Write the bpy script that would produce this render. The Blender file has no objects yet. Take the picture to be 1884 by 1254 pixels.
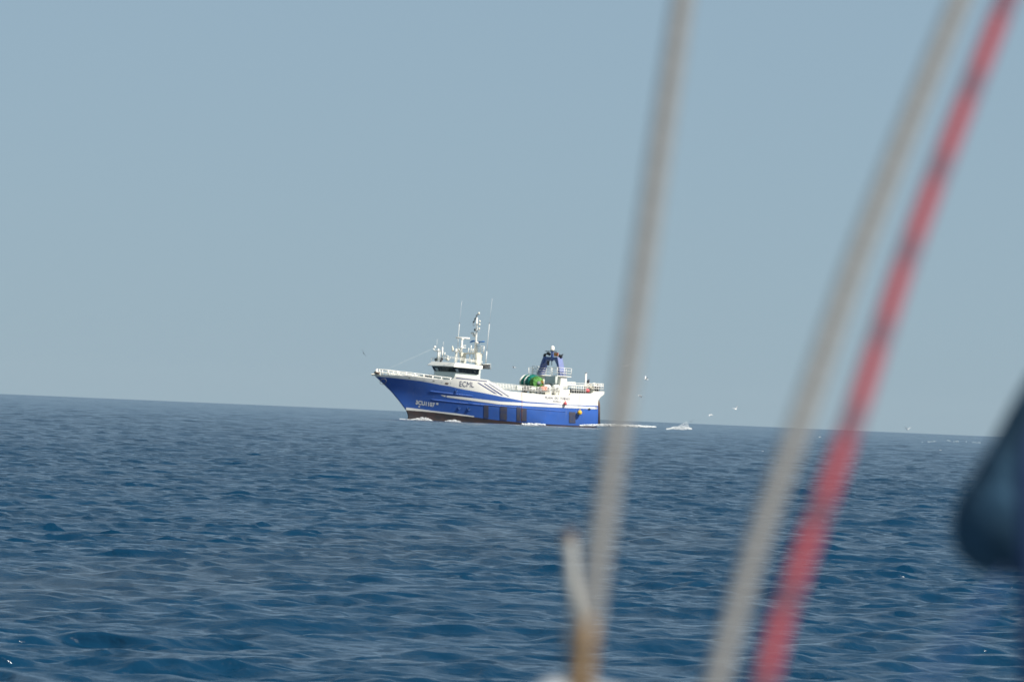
import bpy, bmesh, math, random
import numpy as np
from mathutils import Vector, Matrix
from mathutils import noise as mnoise
R = math.radians
rnd = random.Random(11)
col = bpy.context.scene.collection
sc = bpy.context.scene

# ------------------------------------------------------------------ camera, sky, sun, exposure
CAM_H = 1.6
ELEV = 0.00796
ROLL = R(2.46)
FOCAL, SENSOR = 200.0, 23.6
FPX = FOCAL / SENSOR * 1884.0                      # focal length in photo pixels
SHIP_D = 1024.0
D_ = Vector((0, math.cos(ELEV), math.sin(ELEV)))
U0 = Vector((0, -math.sin(ELEV), math.cos(ELEV))); R0 = Vector((1, 0, 0))
R_ = R0 * math.cos(ROLL) + U0 * math.sin(ROLL)
U_ = -R0 * math.sin(ROLL) + U0 * math.cos(ROLL)
CAM = Vector((0, 0, CAM_H))
cd = bpy.data.cameras.new('camera'); cam = bpy.data.objects.new('camera', cd); col.objects.link(cam)
m = Matrix((R_, U_, -D_)).transposed().to_4x4(); m.translation = CAM
cam.matrix_world = m
cd.lens = FOCAL; cd.sensor_width = SENSOR; cd.sensor_fit = 'HORIZONTAL'
cd.clip_start = 0.1; cd.clip_end = 40000
cd.dof.use_dof = True; cd.dof.focus_distance = 110.0; cd.dof.aperture_fstop = 16.5
sc.camera = cam

SUN_EL, SUN_AZ = R(45), R(130)                     # azimuth measured from +Y towards +X
sdir = Vector((math.sin(SUN_AZ) * math.cos(SUN_EL), math.cos(SUN_AZ) * math.cos(SUN_EL), math.sin(SUN_EL)))
w = bpy.data.worlds.new('World'); sc.world = w; w.use_nodes = True
nt = w.node_tree; nt.nodes.clear()
sky = nt.nodes.new('ShaderNodeTexSky'); sky.sky_type = 'NISHITA'; sky.sun_disc = False
sky.sun_elevation = SUN_EL; sky.sun_rotation = SUN_AZ
sky.air_density = 0.55; sky.dust_density = 0.30; sky.ozone_density = 3.6; sky.altitude = 0
bg = nt.nodes.new('ShaderNodeBackground'); bg.inputs['Strength'].default_value = 0.058
wo = nt.nodes.new('ShaderNodeOutputWorld')
hazy = nt.nodes.new('ShaderNodeMixRGB'); hazy.inputs[0].default_value = 0.74     # milky summer air, the same all round
hazy.inputs[2].default_value = (3.88, 5.44, 6.60, 1)
nt.links.new(sky.outputs[0], hazy.inputs[1]); nt.links.new(hazy.outputs[0], bg.inputs[0]); nt.links.new(bg.outputs[0], wo.inputs[0])
ld = bpy.data.lights.new('sun', 'SUN'); ld.energy = 5.0; ld.angle = R(0.5); ld.color = (1.0, 0.95, 0.87)
sun = bpy.data.objects.new('sun', ld); col.objects.link(sun)
sun.rotation_euler = sdir.to_track_quat('Z', 'Y').to_euler()
sc.view_settings.view_transform = 'Standard'; sc.view_settings.look = 'None'
sc.view_settings.exposure = 0.44; sc.view_settings.gamma = 1.0
sc.view_settings.use_curve_mapping = False
sc.cycles.use_denoising = True
sc.cycles.max_bounces = 6
sc.cycles.sample_clamp_indirect = 4

# ------------------------------------------------------------------ helpers
def ray(u, v):
    return (D_ + R_ * ((u - 942.0) / FPX) + U_ * ((627.0 - v) / FPX))
def at(u, v, s):
    "the point s metres into the scene seen in direction (u, v) of the photograph"
    return CAM + ray(u, v) * s

def mat(name, c, rough=0.5, spec=0.5, var=0.0, scale=3.0, c2=None, bump=0.0, metal=0.0, detail=4.0):
    mt = bpy.data.materials.new(name); mt.use_nodes = True
    n = mt.node_tree.nodes; l = mt.node_tree.links
    b = n['Principled BSDF']
    b.inputs['Base Color'].default_value = (*c, 1); b.inputs['Roughness'].default_value = rough
    b.inputs['Specular IOR Level'].default_value = spec; b.inputs['Metallic'].default_value = metal
    if var > 0 or bump > 0:
        tc = n.new('ShaderNodeTexCoord'); ns = n.new('ShaderNodeTexNoise')
        ns.inputs['Scale'].default_value = scale; ns.inputs['Detail'].default_value = detail
        l.new(tc.outputs['Object'], ns.inputs['Vector'])
        if var > 0:
            rp = n.new('ShaderNodeValToRGB')
            rp.color_ramp.elements[0].position = 0.35; rp.color_ramp.elements[1].position = 0.68
            d = c2 if c2 else tuple(x * (1 - var) for x in c)
            rp.color_ramp.elements[0].color = (*d, 1); rp.color_ramp.elements[1].color = (*c, 1)
            l.new(ns.outputs[0], rp.inputs[0]); l.new(rp.outputs[0], b.inputs['Base Color'])
        if bump > 0:
            bp = n.new('ShaderNodeBump'); bp.inputs['Strength'].default_value = 1; bp.inputs['Distance'].default_value = bump
            l.new(ns.outputs[0], bp.inputs['Height']); l.new(bp.outputs[0], b.inputs['Normal'])
    return mt

def tag(o, label=None, cat=None, group=None, kind=None):
    if label: o['label'] = label
    if cat: o['category'] = cat
    if group: o['group'] = group
    if kind: o['kind'] = kind
    return o

class MB:
    "collects shapes into one mesh"
    def __init__(s): s.v = []; s.f = []; s.mi = []
    def add(s, vs, fs, mi=0):
        k = len(s.v); s.v += [tuple(p) for p in vs]
        s.f += [tuple(i + k for i in f) for f in fs]; s.mi += [mi] * len(fs); return s
    def tube(s, pts, r, n=6, mi=0, cap=True):
        pts = [Vector(p) for p in pts]; m_ = len(pts)
        rr = r if isinstance(r, (list, tuple)) else [r] * m_
        vs = []; up = None
        for i, p in enumerate(pts):
            t = (pts[min(i + 1, m_ - 1)] - pts[max(i - 1, 0)]).normalized()
            if up is None:
                a = Vector((0, 0, 1)) if abs(t.z) < 0.9 else Vector((1, 0, 0))
                up = t.cross(a).normalized()
            up = (up - t * up.dot(t)).normalized(); sd = t.cross(up)
            for k in range(n):
                an = 2 * math.pi * k / n
                vs.append(p + (up * math.cos(an) + sd * math.sin(an)) * rr[i])
        fs = []
        for i in range(m_ - 1):
            for k in range(n):
                a = i * n + k; b = i * n + (k + 1) % n
                fs.append((a, b, b + n, a + n))
        if cap:
            fs.append(tuple(range(n - 1, -1, -1))); fs.append(tuple(range((m_ - 1) * n, m_ * n)))
        return s.add(vs, fs, mi)
    def hexa(s, lo, hi, mi=0):
        "a box from four lower and four upper corners, both in order round the box"
        vs = list(lo) + list(hi)
        fs = [(3, 2, 1, 0), (4, 5, 6, 7)] + [(i, (i + 1) % 4, 4 + (i + 1) % 4, 4 + i) for i in range(4)]
        return s.add(vs, fs, mi)
    def box(s, x0, x1, y0, y1, z0, z1, mi=0):
        q = lambda z: [(x0, y0, z), (x1, y0, z), (x1, y1, z), (x0, y1, z)]
        return s.hexa(q(z0), q(z1), mi)
    def ball(s, c, r, seg=12, rings=8, mi=0, jit=0.0):
        rx, ry, rz = r if isinstance(r, (tuple, list)) else (r, r, r)
        vs = []
        for i in range(rings + 1):
            th = math.pi * i / rings
            for k in range(seg):
                ph = 2 * math.pi * k / seg
                d = Vector((math.sin(th) * math.cos(ph), math.sin(th) * math.sin(ph), math.cos(th)))
                q = 1 + (jit * mnoise.noise(d * 2.3 + Vector(c)) if jit else 0)
                vs.append((c[0] + d.x * rx * q, c[1] + d.y * ry * q, c[2] + d.z * rz * q))
        fs = [(i * seg + k, (i + 1) * seg + k, (i + 1) * seg + (k + 1) % seg, i * seg + (k + 1) % seg)
              for i in range(rings) for k in range(seg)]
        return s.add(vs, fs, mi)
    def build(s, name, mats, parent=None, smooth=False, bevel=0.0):
        me = bpy.data.meshes.new(name); me.from_pydata(s.v, [], s.f)
        for mm in (mats if isinstance(mats, (list, tuple)) else [mats]): me.materials.append(mm)
        bm = bmesh.new(); bm.from_mesh(me)
        for f, i in zip(bm.faces, s.mi): f.material_index = i; f.smooth = smooth
        bmesh.ops.remove_doubles(bm, verts=bm.verts, dist=1e-5)
        bmesh.ops.recalc_face_normals(bm, faces=bm.faces)
        if bevel > 0:
            bmesh.ops.bevel(bm, geom=list(bm.edges), offset=bevel, segments=2, affect='EDGES', profile=0.5)
        bm.to_mesh(me); bm.free()
        o = bpy.data.objects.new(name, me); col.objects.link(o)
        if parent: o.parent = parent
        return o

def empty(name, loc=(0, 0, 0)):
    o = bpy.data.objects.new(name, None); o.empty_display_size = 0.2; o.location = loc; col.objects.link(o); return o
def copy_tree(o, parent=None):
    c = o.copy(); col.objects.link(c)
    if parent: c.parent = parent
    for ch in list(o.children): copy_tree(ch, c)
    return c

# ------------------------------------------------------------------ the sea
EARTH = 7.4e6
WIND = R(-82)                                       # waves run towards the camera, a little to the right
wr = np.random.RandomState(5)
NW = 300
lam = np.exp(wr.uniform(np.log(0.085), np.log(2.6), NW))
lam[:5] = (16., 11., 8.5, 6.5, 5.2)
slope_rms = 0.23
wgt = np.where(lam > 0.8, (0.8 / lam) ** 0.7, np.where(lam > 0.25, 1.05, 0.95)) * np.where(lam > 4.0, 1.7, 1.0)
sl = wgt / math.sqrt((wgt ** 2).sum() / 2) * slope_rms
kk = 2 * np.pi / lam
amp = sl / kk
spread = np.where(lam > 4, 0.22, np.where(lam > 1.0, 0.45, 0.72))
ang = WIND + wr.normal(0, 1, NW) * spread
kx, ky = kk * np.cos(ang), kk * np.sin(ang)
pha = wr.uniform(0, 2 * np.pi, NW)
order = np.argsort(-lam)
def sea_field(x, y, res):
    "wave displacement at x, y; components finer than the local mesh spacing res fade out"
    dx = np.zeros_like(x); dy = np.zeros_like(x); dz = np.zeros_like(x)
    fs_ = np.zeros_like(x)
    for i in order:
        f = np.clip((lam[i] / res - 0.6) / 1.2, 0, 1)
        sel = f > 0
        if not sel.any(): continue
        xs, ys = x[sel], y[sel]
        th = kx[i] * xs + ky[i] * ys + pha[i]
        a = amp[i] * f[sel]
        if lam[i] < 0.3:                            # ripples gather on the crests and faces of the longer waves
            patch = 1.0 + 0.45 * np.sin(0.19 * xs + 0.043 * ys + 1.3 * np.sin(0.05 * xs - 0.021 * ys)) * np.sin(0.061 * ys - 0.11 * xs + 0.7)
            a = a * patch * np.clip(0.55 + 4.0 * np.maximum(-fs_[sel], 0) + 1.2 * dz[sel], 0.35, 2.0)
        q = 0.62
        s_, c_ = np.sin(th), np.cos(th)
        dx[sel] -= q * a * kx[i] / kk[i] * s_
        dy[sel] -= q * a * ky[i] / kk[i] * s_
        dz[sel] += a * c_
        if lam[i] >= 0.3: fs_[sel] -= a * kk[i] * s_ * math.cos(ang[i] - WIND)
    lean = 0.9                                       # crests lean forward, so the faces are steeper than the backs
    return dx + lean * dz * math.cos(WIND), dy + lean * dz * math.sin(WIND), dz
def sea_z(x, y):
    a = np.array([float(x)]); b = np.array([float(y)])
    r_ = math.hypot(x, y)
    return float(sea_field(a, b, np.array([max(0.07, r_ * 0.002)]))[2][0] - (x * x + y * y) / (2 * EARTH))

rs = [6.0, 12.0, 18.0, 24.0]
r_ = 28.0
while r_ < 8000:
    rs.append(r_); r_ += max(0.040, r_ * 0.0008) if r_ < 260 else (r_ * 0.0011 if r_ < 6000 else r_ * 0.01)
rs = np.array(rs)
core = np.linspace(-R(4.4), R(4.4), 215)
outer = R(4.4) * np.exp(np.linspace(0, math.log(math.pi / R(4.4)), 32))[1:]
azs = np.concatenate([-outer[::-1], core, outer[:-1]])
dr = np.gradient(rs); da = np.gradient(azs); da[0] = da[-1] = da[1]
RR, AA = np.meshgrid(rs, azs, indexing='ij')
res = np.maximum(dr[:, None], RR * da[None, :] * 0.8)
X = RR * np.sin(AA); Y = RR * np.cos(AA)
dx, dy, dz = sea_field(X.ravel().copy(), Y.ravel().copy(), res.ravel())
fade = 1.0
co = np.stack([X.ravel() + dx * fade, Y.ravel() + dy * fade, dz * fade - RR.ravel() ** 2 / (2 * EARTH)], 1).astype(np.float32)
nr, na = RR.shape
ii, jj = np.meshgrid(np.arange(nr - 1), np.arange(na), indexing='ij')
j2 = (jj + 1) % na
quads = np.stack([ii * na + jj, (ii + 1) * na + jj, (ii + 1) * na + j2, ii * na + j2], -1).reshape(-1, 4).astype(np.int32)
me = bpy.data.meshes.new('sea')
me.vertices.add(len(co)); me.vertices.foreach_set('co', co.ravel())
nq = len(quads)
me.loops.add(nq * 4); me.loops.foreach_set('vertex_index', quads[:, ::-1].ravel())
me.polygons.add(nq); me.polygons.foreach_set('loop_start', np.arange(0, nq * 4, 4, dtype=np.int32))
me.polygons.foreach_set('use_smooth', np.ones(nq, dtype=bool))
me.update(calc_edges=True)
print('sea quads', nq, 'z sd', dz.std())
sea = bpy.data.objects.new('sea', me); col.objects.link(sea)
tag(sea, 'choppy dark blue sea reaching to the horizon', kind='structure')
wm = bpy.data.materials.new('sea_water'); wm.use_nodes = True
n = wm.node_tree.nodes; l = wm.node_tree.links; b = n['Principled BSDF']
b.inputs['Base Color'].default_value = (0.0015, 0.0265, 0.062, 1)
b.inputs['Roughness'].default_value = 0.13; b.inputs['IOR'].default_value = 1.333
tc = n.new('ShaderNodeTexCoord')
mp = n.new('ShaderNodeMapping'); mp.inputs['Scale'].default_value = (0.8, 1.2, 1); l.new(tc.outputs['Object'], mp.inputs['Vector'])
n1 = n.new('ShaderNodeTexNoise'); n1.inputs['Scale'].default_value = 7.0; n1.inputs['Detail'].default_value = 5; n1.inputs['Roughness'].default_value = 0.55; n1.inputs['Distortion'].default_value = 0.4
n2 = n.new('ShaderNodeTexNoise'); n2.inputs['Scale'].default_value = 1.1; n2.inputs['Detail'].default_value = 4; n2.inputs['Distortion'].default_value = 0.5
l.new(mp.outputs[0], n1.inputs['Vector']); l.new(mp.outputs[0], n2.inputs['Vector'])
b1 = n.new('ShaderNodeBump'); b1.inputs['Strength'].default_value = 1; b1.inputs['Distance'].default_value = 0.022
b2 = n.new('ShaderNodeBump'); b2.inputs['Strength'].default_value = 1; b2.inputs['Distance'].default_value = 0.085
n3 = n.new('ShaderNodeTexNoise'); n3.inputs['Scale'].default_value = 0.15; n3.inputs['Detail'].default_value = 3
b3 = n.new('ShaderNodeBump'); b3.inputs['Strength'].default_value = 1; b3.inputs['Distance'].default_value = 0.85
l.new(mp.outputs[0], n3.inputs['Vector']); l.new(n3.outputs[0], b3.inputs['Height']); l.new(b3.outputs[0], b2.inputs['Normal'])
l.new(n2.outputs[0], b2.inputs['Height']); l.new(n1.outputs[0], b1.inputs['Height'])
l.new(b2.outputs[0], b1.inputs['Normal']); l.new(b1.outputs[0], b.inputs['Normal'])
for q in (b1, b2, b3):
    if 'Filter Width' in q.inputs: q.inputs['Filter Width'].default_value = 0.02
me.materials.append(wm)

hz = bpy.data.materials.new('haze'); hz.use_nodes = True
hn = hz.node_tree.nodes; hn.clear()
pv = hn.new('ShaderNodeVolumePrincipled'); pv.inputs['Color'].default_value = (0.80, 0.88, 0.95, 1); pv.inputs['Density'].default_value = 0.8e-5
ho = hn.new('ShaderNodeOutputMaterial'); hz.node_tree.links.new(pv.outputs[0], ho.inputs['Volume'])
HAZE = (8300, -6.5, 26.0)
# ------------------------------------------------------------------ materials of the trawler
M = {}
M['blue'] = mat('hull_blue', (0.034, 0.118, 0.44), 0.45, 0.4, 0.25, 0.35, (0.036, 0.105, 0.36), detail=8)
def wear(mt, rust, amount, sx=1.6, sz=0.16, lo=.60, hi=.74):
    "vertical rust and salt runs over the paint"
    n = mt.node_tree.nodes; l = mt.node_tree.links; b = n['Principled BSDF']
    src = b.inputs['Base Color'].links[0].from_socket
    tc = n.new('ShaderNodeTexCoord'); mp = n.new('ShaderNodeMapping'); mp.inputs['Scale'].default_value = (sx, sx, sz)
    ns = n.new('ShaderNodeTexNoise'); ns.inputs['Scale'].default_value = 2.0; ns.inputs['Detail'].default_value = 6; ns.inputs['Roughness'].default_value = .65
    l.new(tc.outputs['Object'], mp.inputs['Vector']); l.new(mp.outputs[0], ns.inputs['Vector'])
    rp = n.new('ShaderNodeMapRange'); rp.inputs['From Min'].default_value = lo; rp.inputs['From Max'].default_value = hi; rp.inputs['To Max'].default_value = amount
    l.new(ns.outputs[0], rp.inputs[0])
    mx = n.new('ShaderNodeMixRGB'); mx.inputs[2].default_value = (*rust, 1)
    l.new(rp.outputs[0], mx.inputs[0]); l.new(src, mx.inputs[1]); l.new(mx.outputs[0], b.inputs['Base Color'])
    return mt
wear(M['blue'], (0.16, 0.20, 0.36), .55); wear(M['blue'], (0.13, 0.07, 0.045), .7, 2.6, .25, .66, .76)
M['white'] = mat('white_paint', (0.82, 0.80, 0.73), 0.4, 0.5, 0.06, 0.8)
wear(M['white'], (0.42, 0.27, 0.14), .45, 1.8, .5, .64, .78)
M['cream'] = mat('cream_paint', (0.74, 0.71, 0.60), 0.45, 0.5, 0.1, 1.5)
M['boot'] = mat('boot_paint', (0.055, 0.033, 0.030), 0.6, 0.4, 0.5, 1.2, (0.024, 0.023, 0.026))
M['navy'] = mat('navy_stripe', (0.035, 0.05, 0.20), 0.4)
M['letter'] = mat('dark_letter', (0.10, 0.10, 0.16), 0.5)
M['pale'] = mat('pale_letter', (0.74, 0.74, 0.68), 0.5)
M['glass'] = mat('window_glass', (0.012, 0.022, 0.030), 0.08, 0.5)
M['seal'] = mat('window_frame_black', (0.02, 0.025, 0.035), 0.4)
M['clear'] = mat('painted_daylight', (0.42, 0.50, 0.54), 0.15)  # daylight seen through the wheelhouse, put into a pale colour
M['grey'] = mat('steel_grey', (0.22, 0.23, 0.24), 0.5, 0.5, 0.4, 2.0)
M['rub'] = mat('worn_plate', (0.040, 0.055, 0.12), 0.6, 0.3, 0.5, 1.6, (0.075, 0.070, 0.080))
M['rust'] = mat('rusty_brown', (0.16, 0.10, 0.075), 0.7, 0.3, 0.5, 3.0)
M['dark'] = mat('dark_rubber', (0.022, 0.022, 0.026), 0.6)
M['deck'] = mat('deck_green', (0.10, 0.16, 0.13), 0.7, 0.3, 0.3, 1.0)
M['teal'] = mat('teal_netting', (0.010, 0.23, 0.17), 0.85, 0.2, 0.65, 3.0, (0.004, 0.06, 0.055), bump=0.2)
M['lime'] = mat('green_netting', (0.13, 0.35, 0.09), 0.85, 0.2, 0.7, 2.6, (0.04, 0.12, 0.02), bump=0.2)
M['ochre'] = mat('ochre_netting', (0.45, 0.26, 0.05), 0.85, 0.2, 0.7, 4.0, (0.06, 0.03, 0.02), bump=0.1)
M['orange'] = mat('orange_plastic', (0.72, 0.17, 0.06), 0.5, 0.4, 0.2, 3)
M['pink'] = mat('pink_red_plastic', (0.75, 0.13, 0.14), 0.5, 0.4, 0.3, 3)
M['yellow'] = mat('yellow_plastic', (0.80, 0.48, 0.02), 0.45, 0.5, 0.2, 3)
M['bright_blue'] = mat('bright_blue_paint', (0.02, 0.15, 0.42), 0.5)
M['gantry'] = mat('gantry_blue', (0.028, 0.075, 0.29), 0.4, 0.5, 0.3, 1.0, (0.025, 0.055, 0.20))
M['teal_white'] = mat('shaded_white_paint', (0.66, 0.70, 0.66), 0.4, 0.5, 0.08, 1.0)  # white with the shade of the house walls in its colour; also pale grey gear
M['foam'] = mat('foam', (0.86, 0.88, 0.88), 0.9, 0.2)
M['thin_foam'] = mat('thin_foam', (0.42, 0.50, 0.55), 0.9, 0.2)
M['spray'] = mat('spray', (0.74, 0.78, 0.79), 0.9, 0.2)

hb = MB().box(-HAZE[0], HAZE[0], -HAZE[0], HAZE[0], HAZE[1], HAZE[2]).build('haze', hz)
tag(hb, 'thin sea haze', kind='stuff')
# ------------------------------------------------------------------ the trawler: frame of reference
PITCH, HEEL, YAW = R(2.0), R(0.6), R(207)
rotm = Matrix.Rotation(YAW, 3, 'Z') @ Matrix.Rotation(-PITCH, 3, 'Y') @ Matrix.Rotation(-HEEL, 3, 'X')
REF = Vector((0, 3.8, 0))
ship_loc = at(1101.5, 780.0, SHIP_D) - rotm @ REF
ship = empty('fishing_trawler', ship_loc); ship.rotation_euler = rotm.to_euler()
tag(ship, 'blue and white stern trawler steaming left on open sea', 'fishing boat')
def proj(p):
    q = ship_loc + rotm @ Vector(p) - CAM
    d = q.dot(D_)
    return 942 + FPX * q.dot(R_) / d, 627 - FPX * q.dot(U_) / d
def S(u, v, y):
    "hull coordinates (x, z) of what the photograph shows at u, v, taken at breadth y"
    x, z = 14.0, 3.0
    for _ in range(4):
        a = proj((x, y, z)); bx = proj((x + .1, y, z)); bz = proj((x, y, z + .1))
        J = np.array([[(bx[0] - a[0]) / .1, (bz[0] - a[0]) / .1], [(bx[1] - a[1]) / .1, (bz[1] - a[1]) / .1]])
        dd = np.linalg.solve(J, [u - a[0], v - a[1]]); x += dd[0]; z += dd[1]
    return x, z
def P(u, v, y):
    x, z = S(u, v, y); return Vector((x, y, z))

# ------------------------------------------------------------------ hull form
stem = sorted([(S(u, v, 0)[1], S(u, v, 0)[0]) for u, v in
               ((686.5, 687), (690.5, 692), (705, 706), (720, 720.5), (735, 738.5), (747, 754.5), (750, 762), (751, 769))])
stem = [(-3.0, stem[0][1] - 2.5), (stem[0][0] - 1.2, stem[0][1] + 0.3), (stem[0][0] - 0.6, stem[0][1] + 0.35)] + stem + [(stem[-1][0] + 1.5, stem[-1][1] + 1.2)]
def Xs(z): return float(np.interp(z, [a for a, _ in stem], [b_ for _, b_ in stem]))
aft = sorted([(S(u, v, 3.6)[1], S(u, v, 3.6)[0]) for u, v in
              ((1112, 716), (1112, 724.4), (1107, 728.5), (1101.7, 731.6), (1099, 738.8), (1099.5, 752), (1100, 779))])
aft = [(-3.0, aft[0][1] + 0.6)] + aft
def Xa(z): return float(np.interp(z, [a for a, _ in aft], [b_ for _, b_ in aft]))
def yb(x, z):
    t = min(max((z + 1.0) / 6.0, 0), 1)
    xp = 5.5 + 10.5 * t; xs = Xs(z)
    ym = 3.8 - 0.10 * max(0, 1 - z)
    if x < 2: ym -= 0.10 * ((2 - x) / 2) ** 2
    if x <= xp: return ym
    q = min((x - xp) / max(xs - xp, .1), 1)
    return ym * (1 - q ** (1.5 + 1.0 * t))
def SH(u, v):
    "hull-side point seen at u, v"
    y = 3.7
    for _ in range(12):
        x, z = S(u, v, y); y = 0.5 * y + 0.5 * yb(min(x, Xs(z)), z)
    return min(x, Xs(z)), z
def curve(px):
    pts = sorted(SH(u, v) for u, v in px)
    xs_, zs_ = [p[0] for p in pts], [p[1] for p in pts]
    return lambda x: float(np.interp(x, xs_, zs_))
Zboot = curve([(748.5, 754), (775, 756), (800, 758.2), (830.5, 762.2), (872, 767), (880, 768), (918, 773), (957, 776.5), (1000, 779.5), (1099, 784.5)])
Zblue = curve([(690.5, 692.5), (718, 694.4), (747, 697.7), (775.7, 701), (814, 708.3), (826, 709.8), (850, 715.5), (885, 721.7), (920, 728.7),
               (955, 735.7), (966.7, 738.3), (999, 740.5), (1039.5, 744.3), (1098.5, 746)])
Ztop = curve([(687, 687.5), (718, 689.6), (747, 690.8), (775.7, 693.9), (814, 697.8), (831, 698.2), (837, 691), (868, 694.8), (898, 698.6), (927, 716.8),
              (940.6, 719.6), (1007.6, 726), (1046, 727), (1053.8, 722.8), (1087, 723.6), (1095, 719.6), (1111.5, 719.6)])
Zbase = lambda x: -2.6
def knots(px): return [SH(u, v)[0] for u, v in px]
KN = knots([(831, 698.2), (837, 691), (898, 698.6), (927, 716.8), (1046, 727), (1053.8, 722.8), (1087, 723.6), (1095, 719.6)])

def side_pt(s, zf, off=0.0, side=1):
    "point on the hull side at station s (0 stern, 1 stem) on the height curve zf"
    x = 28.0 * s
    for _ in range(14):
        z = zf(x); x = Xa(z) + (Xs(z) - Xa(z)) * s
    return Vector((x, side * (yb(x, z) + off), z))
STN = sorted(set([round(i / 150, 5) for i in range(151)]))
# stations that fall exactly on the corners of the bulwark
def station_of(x0, zf):
    lo, hi = 0.0, 1.0
    for _ in range(40):
        mid = (lo + hi) / 2
        if side_pt(mid, zf).x < x0: lo = mid
        else: hi = mid
    return lo
STN = sorted(STN + [station_of(k, Ztop) for k in KN])
def sheet(name, zlo, zhi, material, rows=6, off=0.0, thick=0.0, parent=ship, smooth=True):
    mb = MB()
    for side in (1, -1):
        g = [[side_pt(s, (lambda x, t=r / rows: zlo(x) * (1 - t) + zhi(x) * t), off, side) for r in range(rows + 1)] for s in STN]
        vs = [p for c in g for p in c]; k = rows + 1
        fs = [(i * k + r, (i + 1) * k + r, (i + 1) * k + r + 1, i * k + r + 1) for i in range(len(STN) - 1) for r in range(rows)]
        mb.add(vs, fs)
        if thick:
            vs2 = [Vector((p.x, p.y - side * min(thick, max(abs(p.y) - .01, 0.0)), p.z)) for p in vs]
            mb.add(vs2, [tuple(reversed(f)) for f in fs])
            top = [c[-1] for c in g]
            vt = []; ft = []
            for i, p in enumerate(top):
                vt += [p, Vector((p.x, p.y - side * min(thick, max(abs(p.y) - .01, 0.0)), p.z))]
                if i: ft.append((2 * i - 2, 2 * i, 2 * i + 1, 2 * i - 1))
            mb.add(vt, ft)
    # transom
    for r in range(rows):
        t0, t1 = r / rows, (r + 1) / rows
        q = [side_pt(0, (lambda x, t=t0: zlo(x) * (1 - t) + zhi(x) * t), off, sd) for sd in (1, -1)] + \
            [side_pt(0, (lambda x, t=t1: zlo(x) * (1 - t) + zhi(x) * t), off, sd) for sd in (-1, 1)]
        mb.add(q, [(0, 1, 2, 3)])
    return mb.build(name, material, parent, smooth)
boot = sheet('boot_top', Zbase, Zboot, M['boot'], 6)
hull = sheet('hull', Zboot, Zblue, M['blue'], 10)
top = sheet('bulwark', Zblue, Ztop, M['white'], 5, thick=0.12, smooth=False)

def drape_strip(name, px_top, px_bot, material, off=0.02, parent=ship, n=60, u0=None, u1=None):
    "a painted band lying on the port side, 2 cm proud"
    ft = lambda u: float(np.interp(u, [a for a, _ in px_top], [b_ for _, b_ in px_top]))
    fb = lambda u: float(np.interp(u, [a for a, _ in px_bot], [b_ for _, b_ in px_bot]))
    a, c = px_top[0][0], px_top[-1][0]
    vs = []; fs = []
    for i in range(n + 1):
        u = a + (c - a) * i / n
        for k in range(3):
            v = ft(u) + (fb(u) - ft(u)) * k / 2
            x, z = SH(u, v); vs.append((x, yb(x, z) + off, z))
    for i in range(n):
        for k in range(2): fs.append((i * 3 + k, i * 3 + k + 1, (i + 1) * 3 + k + 1, (i + 1) * 3 + k))
    return MB().add(vs, fs).build(name, material, parent, True)
drape_strip('white_stripe', [(821.5, 727.4), (850, 729.8), (920, 738.3), (999, 742.9), (1098.6, 748.4)],
            [(821.5, 730.4), (850, 734.3), (920, 743.6), (999, 748), (1098.6, 752.3)], M['white'])
drape_strip('white_stripe', [(811, 726.2), (819.5, 727.2)], [(811, 726.8), (819.5, 730.2)], M['white'], n=10)
drape_strip('white_stripe', [(747, 749), (775, 752.4), (800, 755.8), (838.5, 760), (872, 765.2)],
            [(748.5, 754.2), (775, 756.2), (800, 758.4), (838.5, 763.2), (872, 766.9)], M['white'], off=0.025)
for a_, c_ in (((790, 719.0), (870, 728.3)), ((793, 734.4), (890, 745.0)), ((862, 741.5), (1040, 757.0))):
    x_ = [SH(a_[0] + (c_[0] - a_[0]) * t / 20, a_[1] + (c_[1] - a_[1]) * t / 20) for t in range(21)]
    MB().tube([(x, yb(x, z) + 0.01, z) for x, z in x_], 0.05, 5).build('rubbing_strake', M['blue'], ship, True)
def quad_on_side(name, pts, material, off=0.02, n=8, thick=0.0):
    "a flat four-cornered patch on the side (corners in order, pixels)"
    (a, b_, c, d) = [Vector((*p, 0)) for p in pts]
    g = []
    for i in range(n + 1):
        for k in range(n + 1):
            s_, t_ = i / n, k / n
            p = (a * (1 - s_) + b_ * s_) * (1 - t_) + (d * (1 - s_) + c * s_) * t_
            x, z = SH(p.x, p.y); g.append((x, yb(x, z) + off, z))
    k = n + 1
    fs = [(i * k + j, (i + 1) * k + j, (i + 1) * k + j + 1, i * k + j + 1) for i in range(n) for j in range(n)]
    mb = MB().add(g, fs)
    if thick:
        rim = [i * k for i in range(k)] + [n * k + j for j in range(1, k)] + [i * k + n for i in range(n - 1, -1, -1)] + [j for j in range(n - 1, 0, -1)]
        vs = [g[i] for i in rim] + [(g[i][0], g[i][1] - thick, g[i][2]) for i in rim]; q = len(rim)
        mb.add(vs, [(i, (i + 1) % q, q + (i + 1) % q, q + i) for i in range(q)])
    return mb.build(name, material, ship, False)
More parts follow.
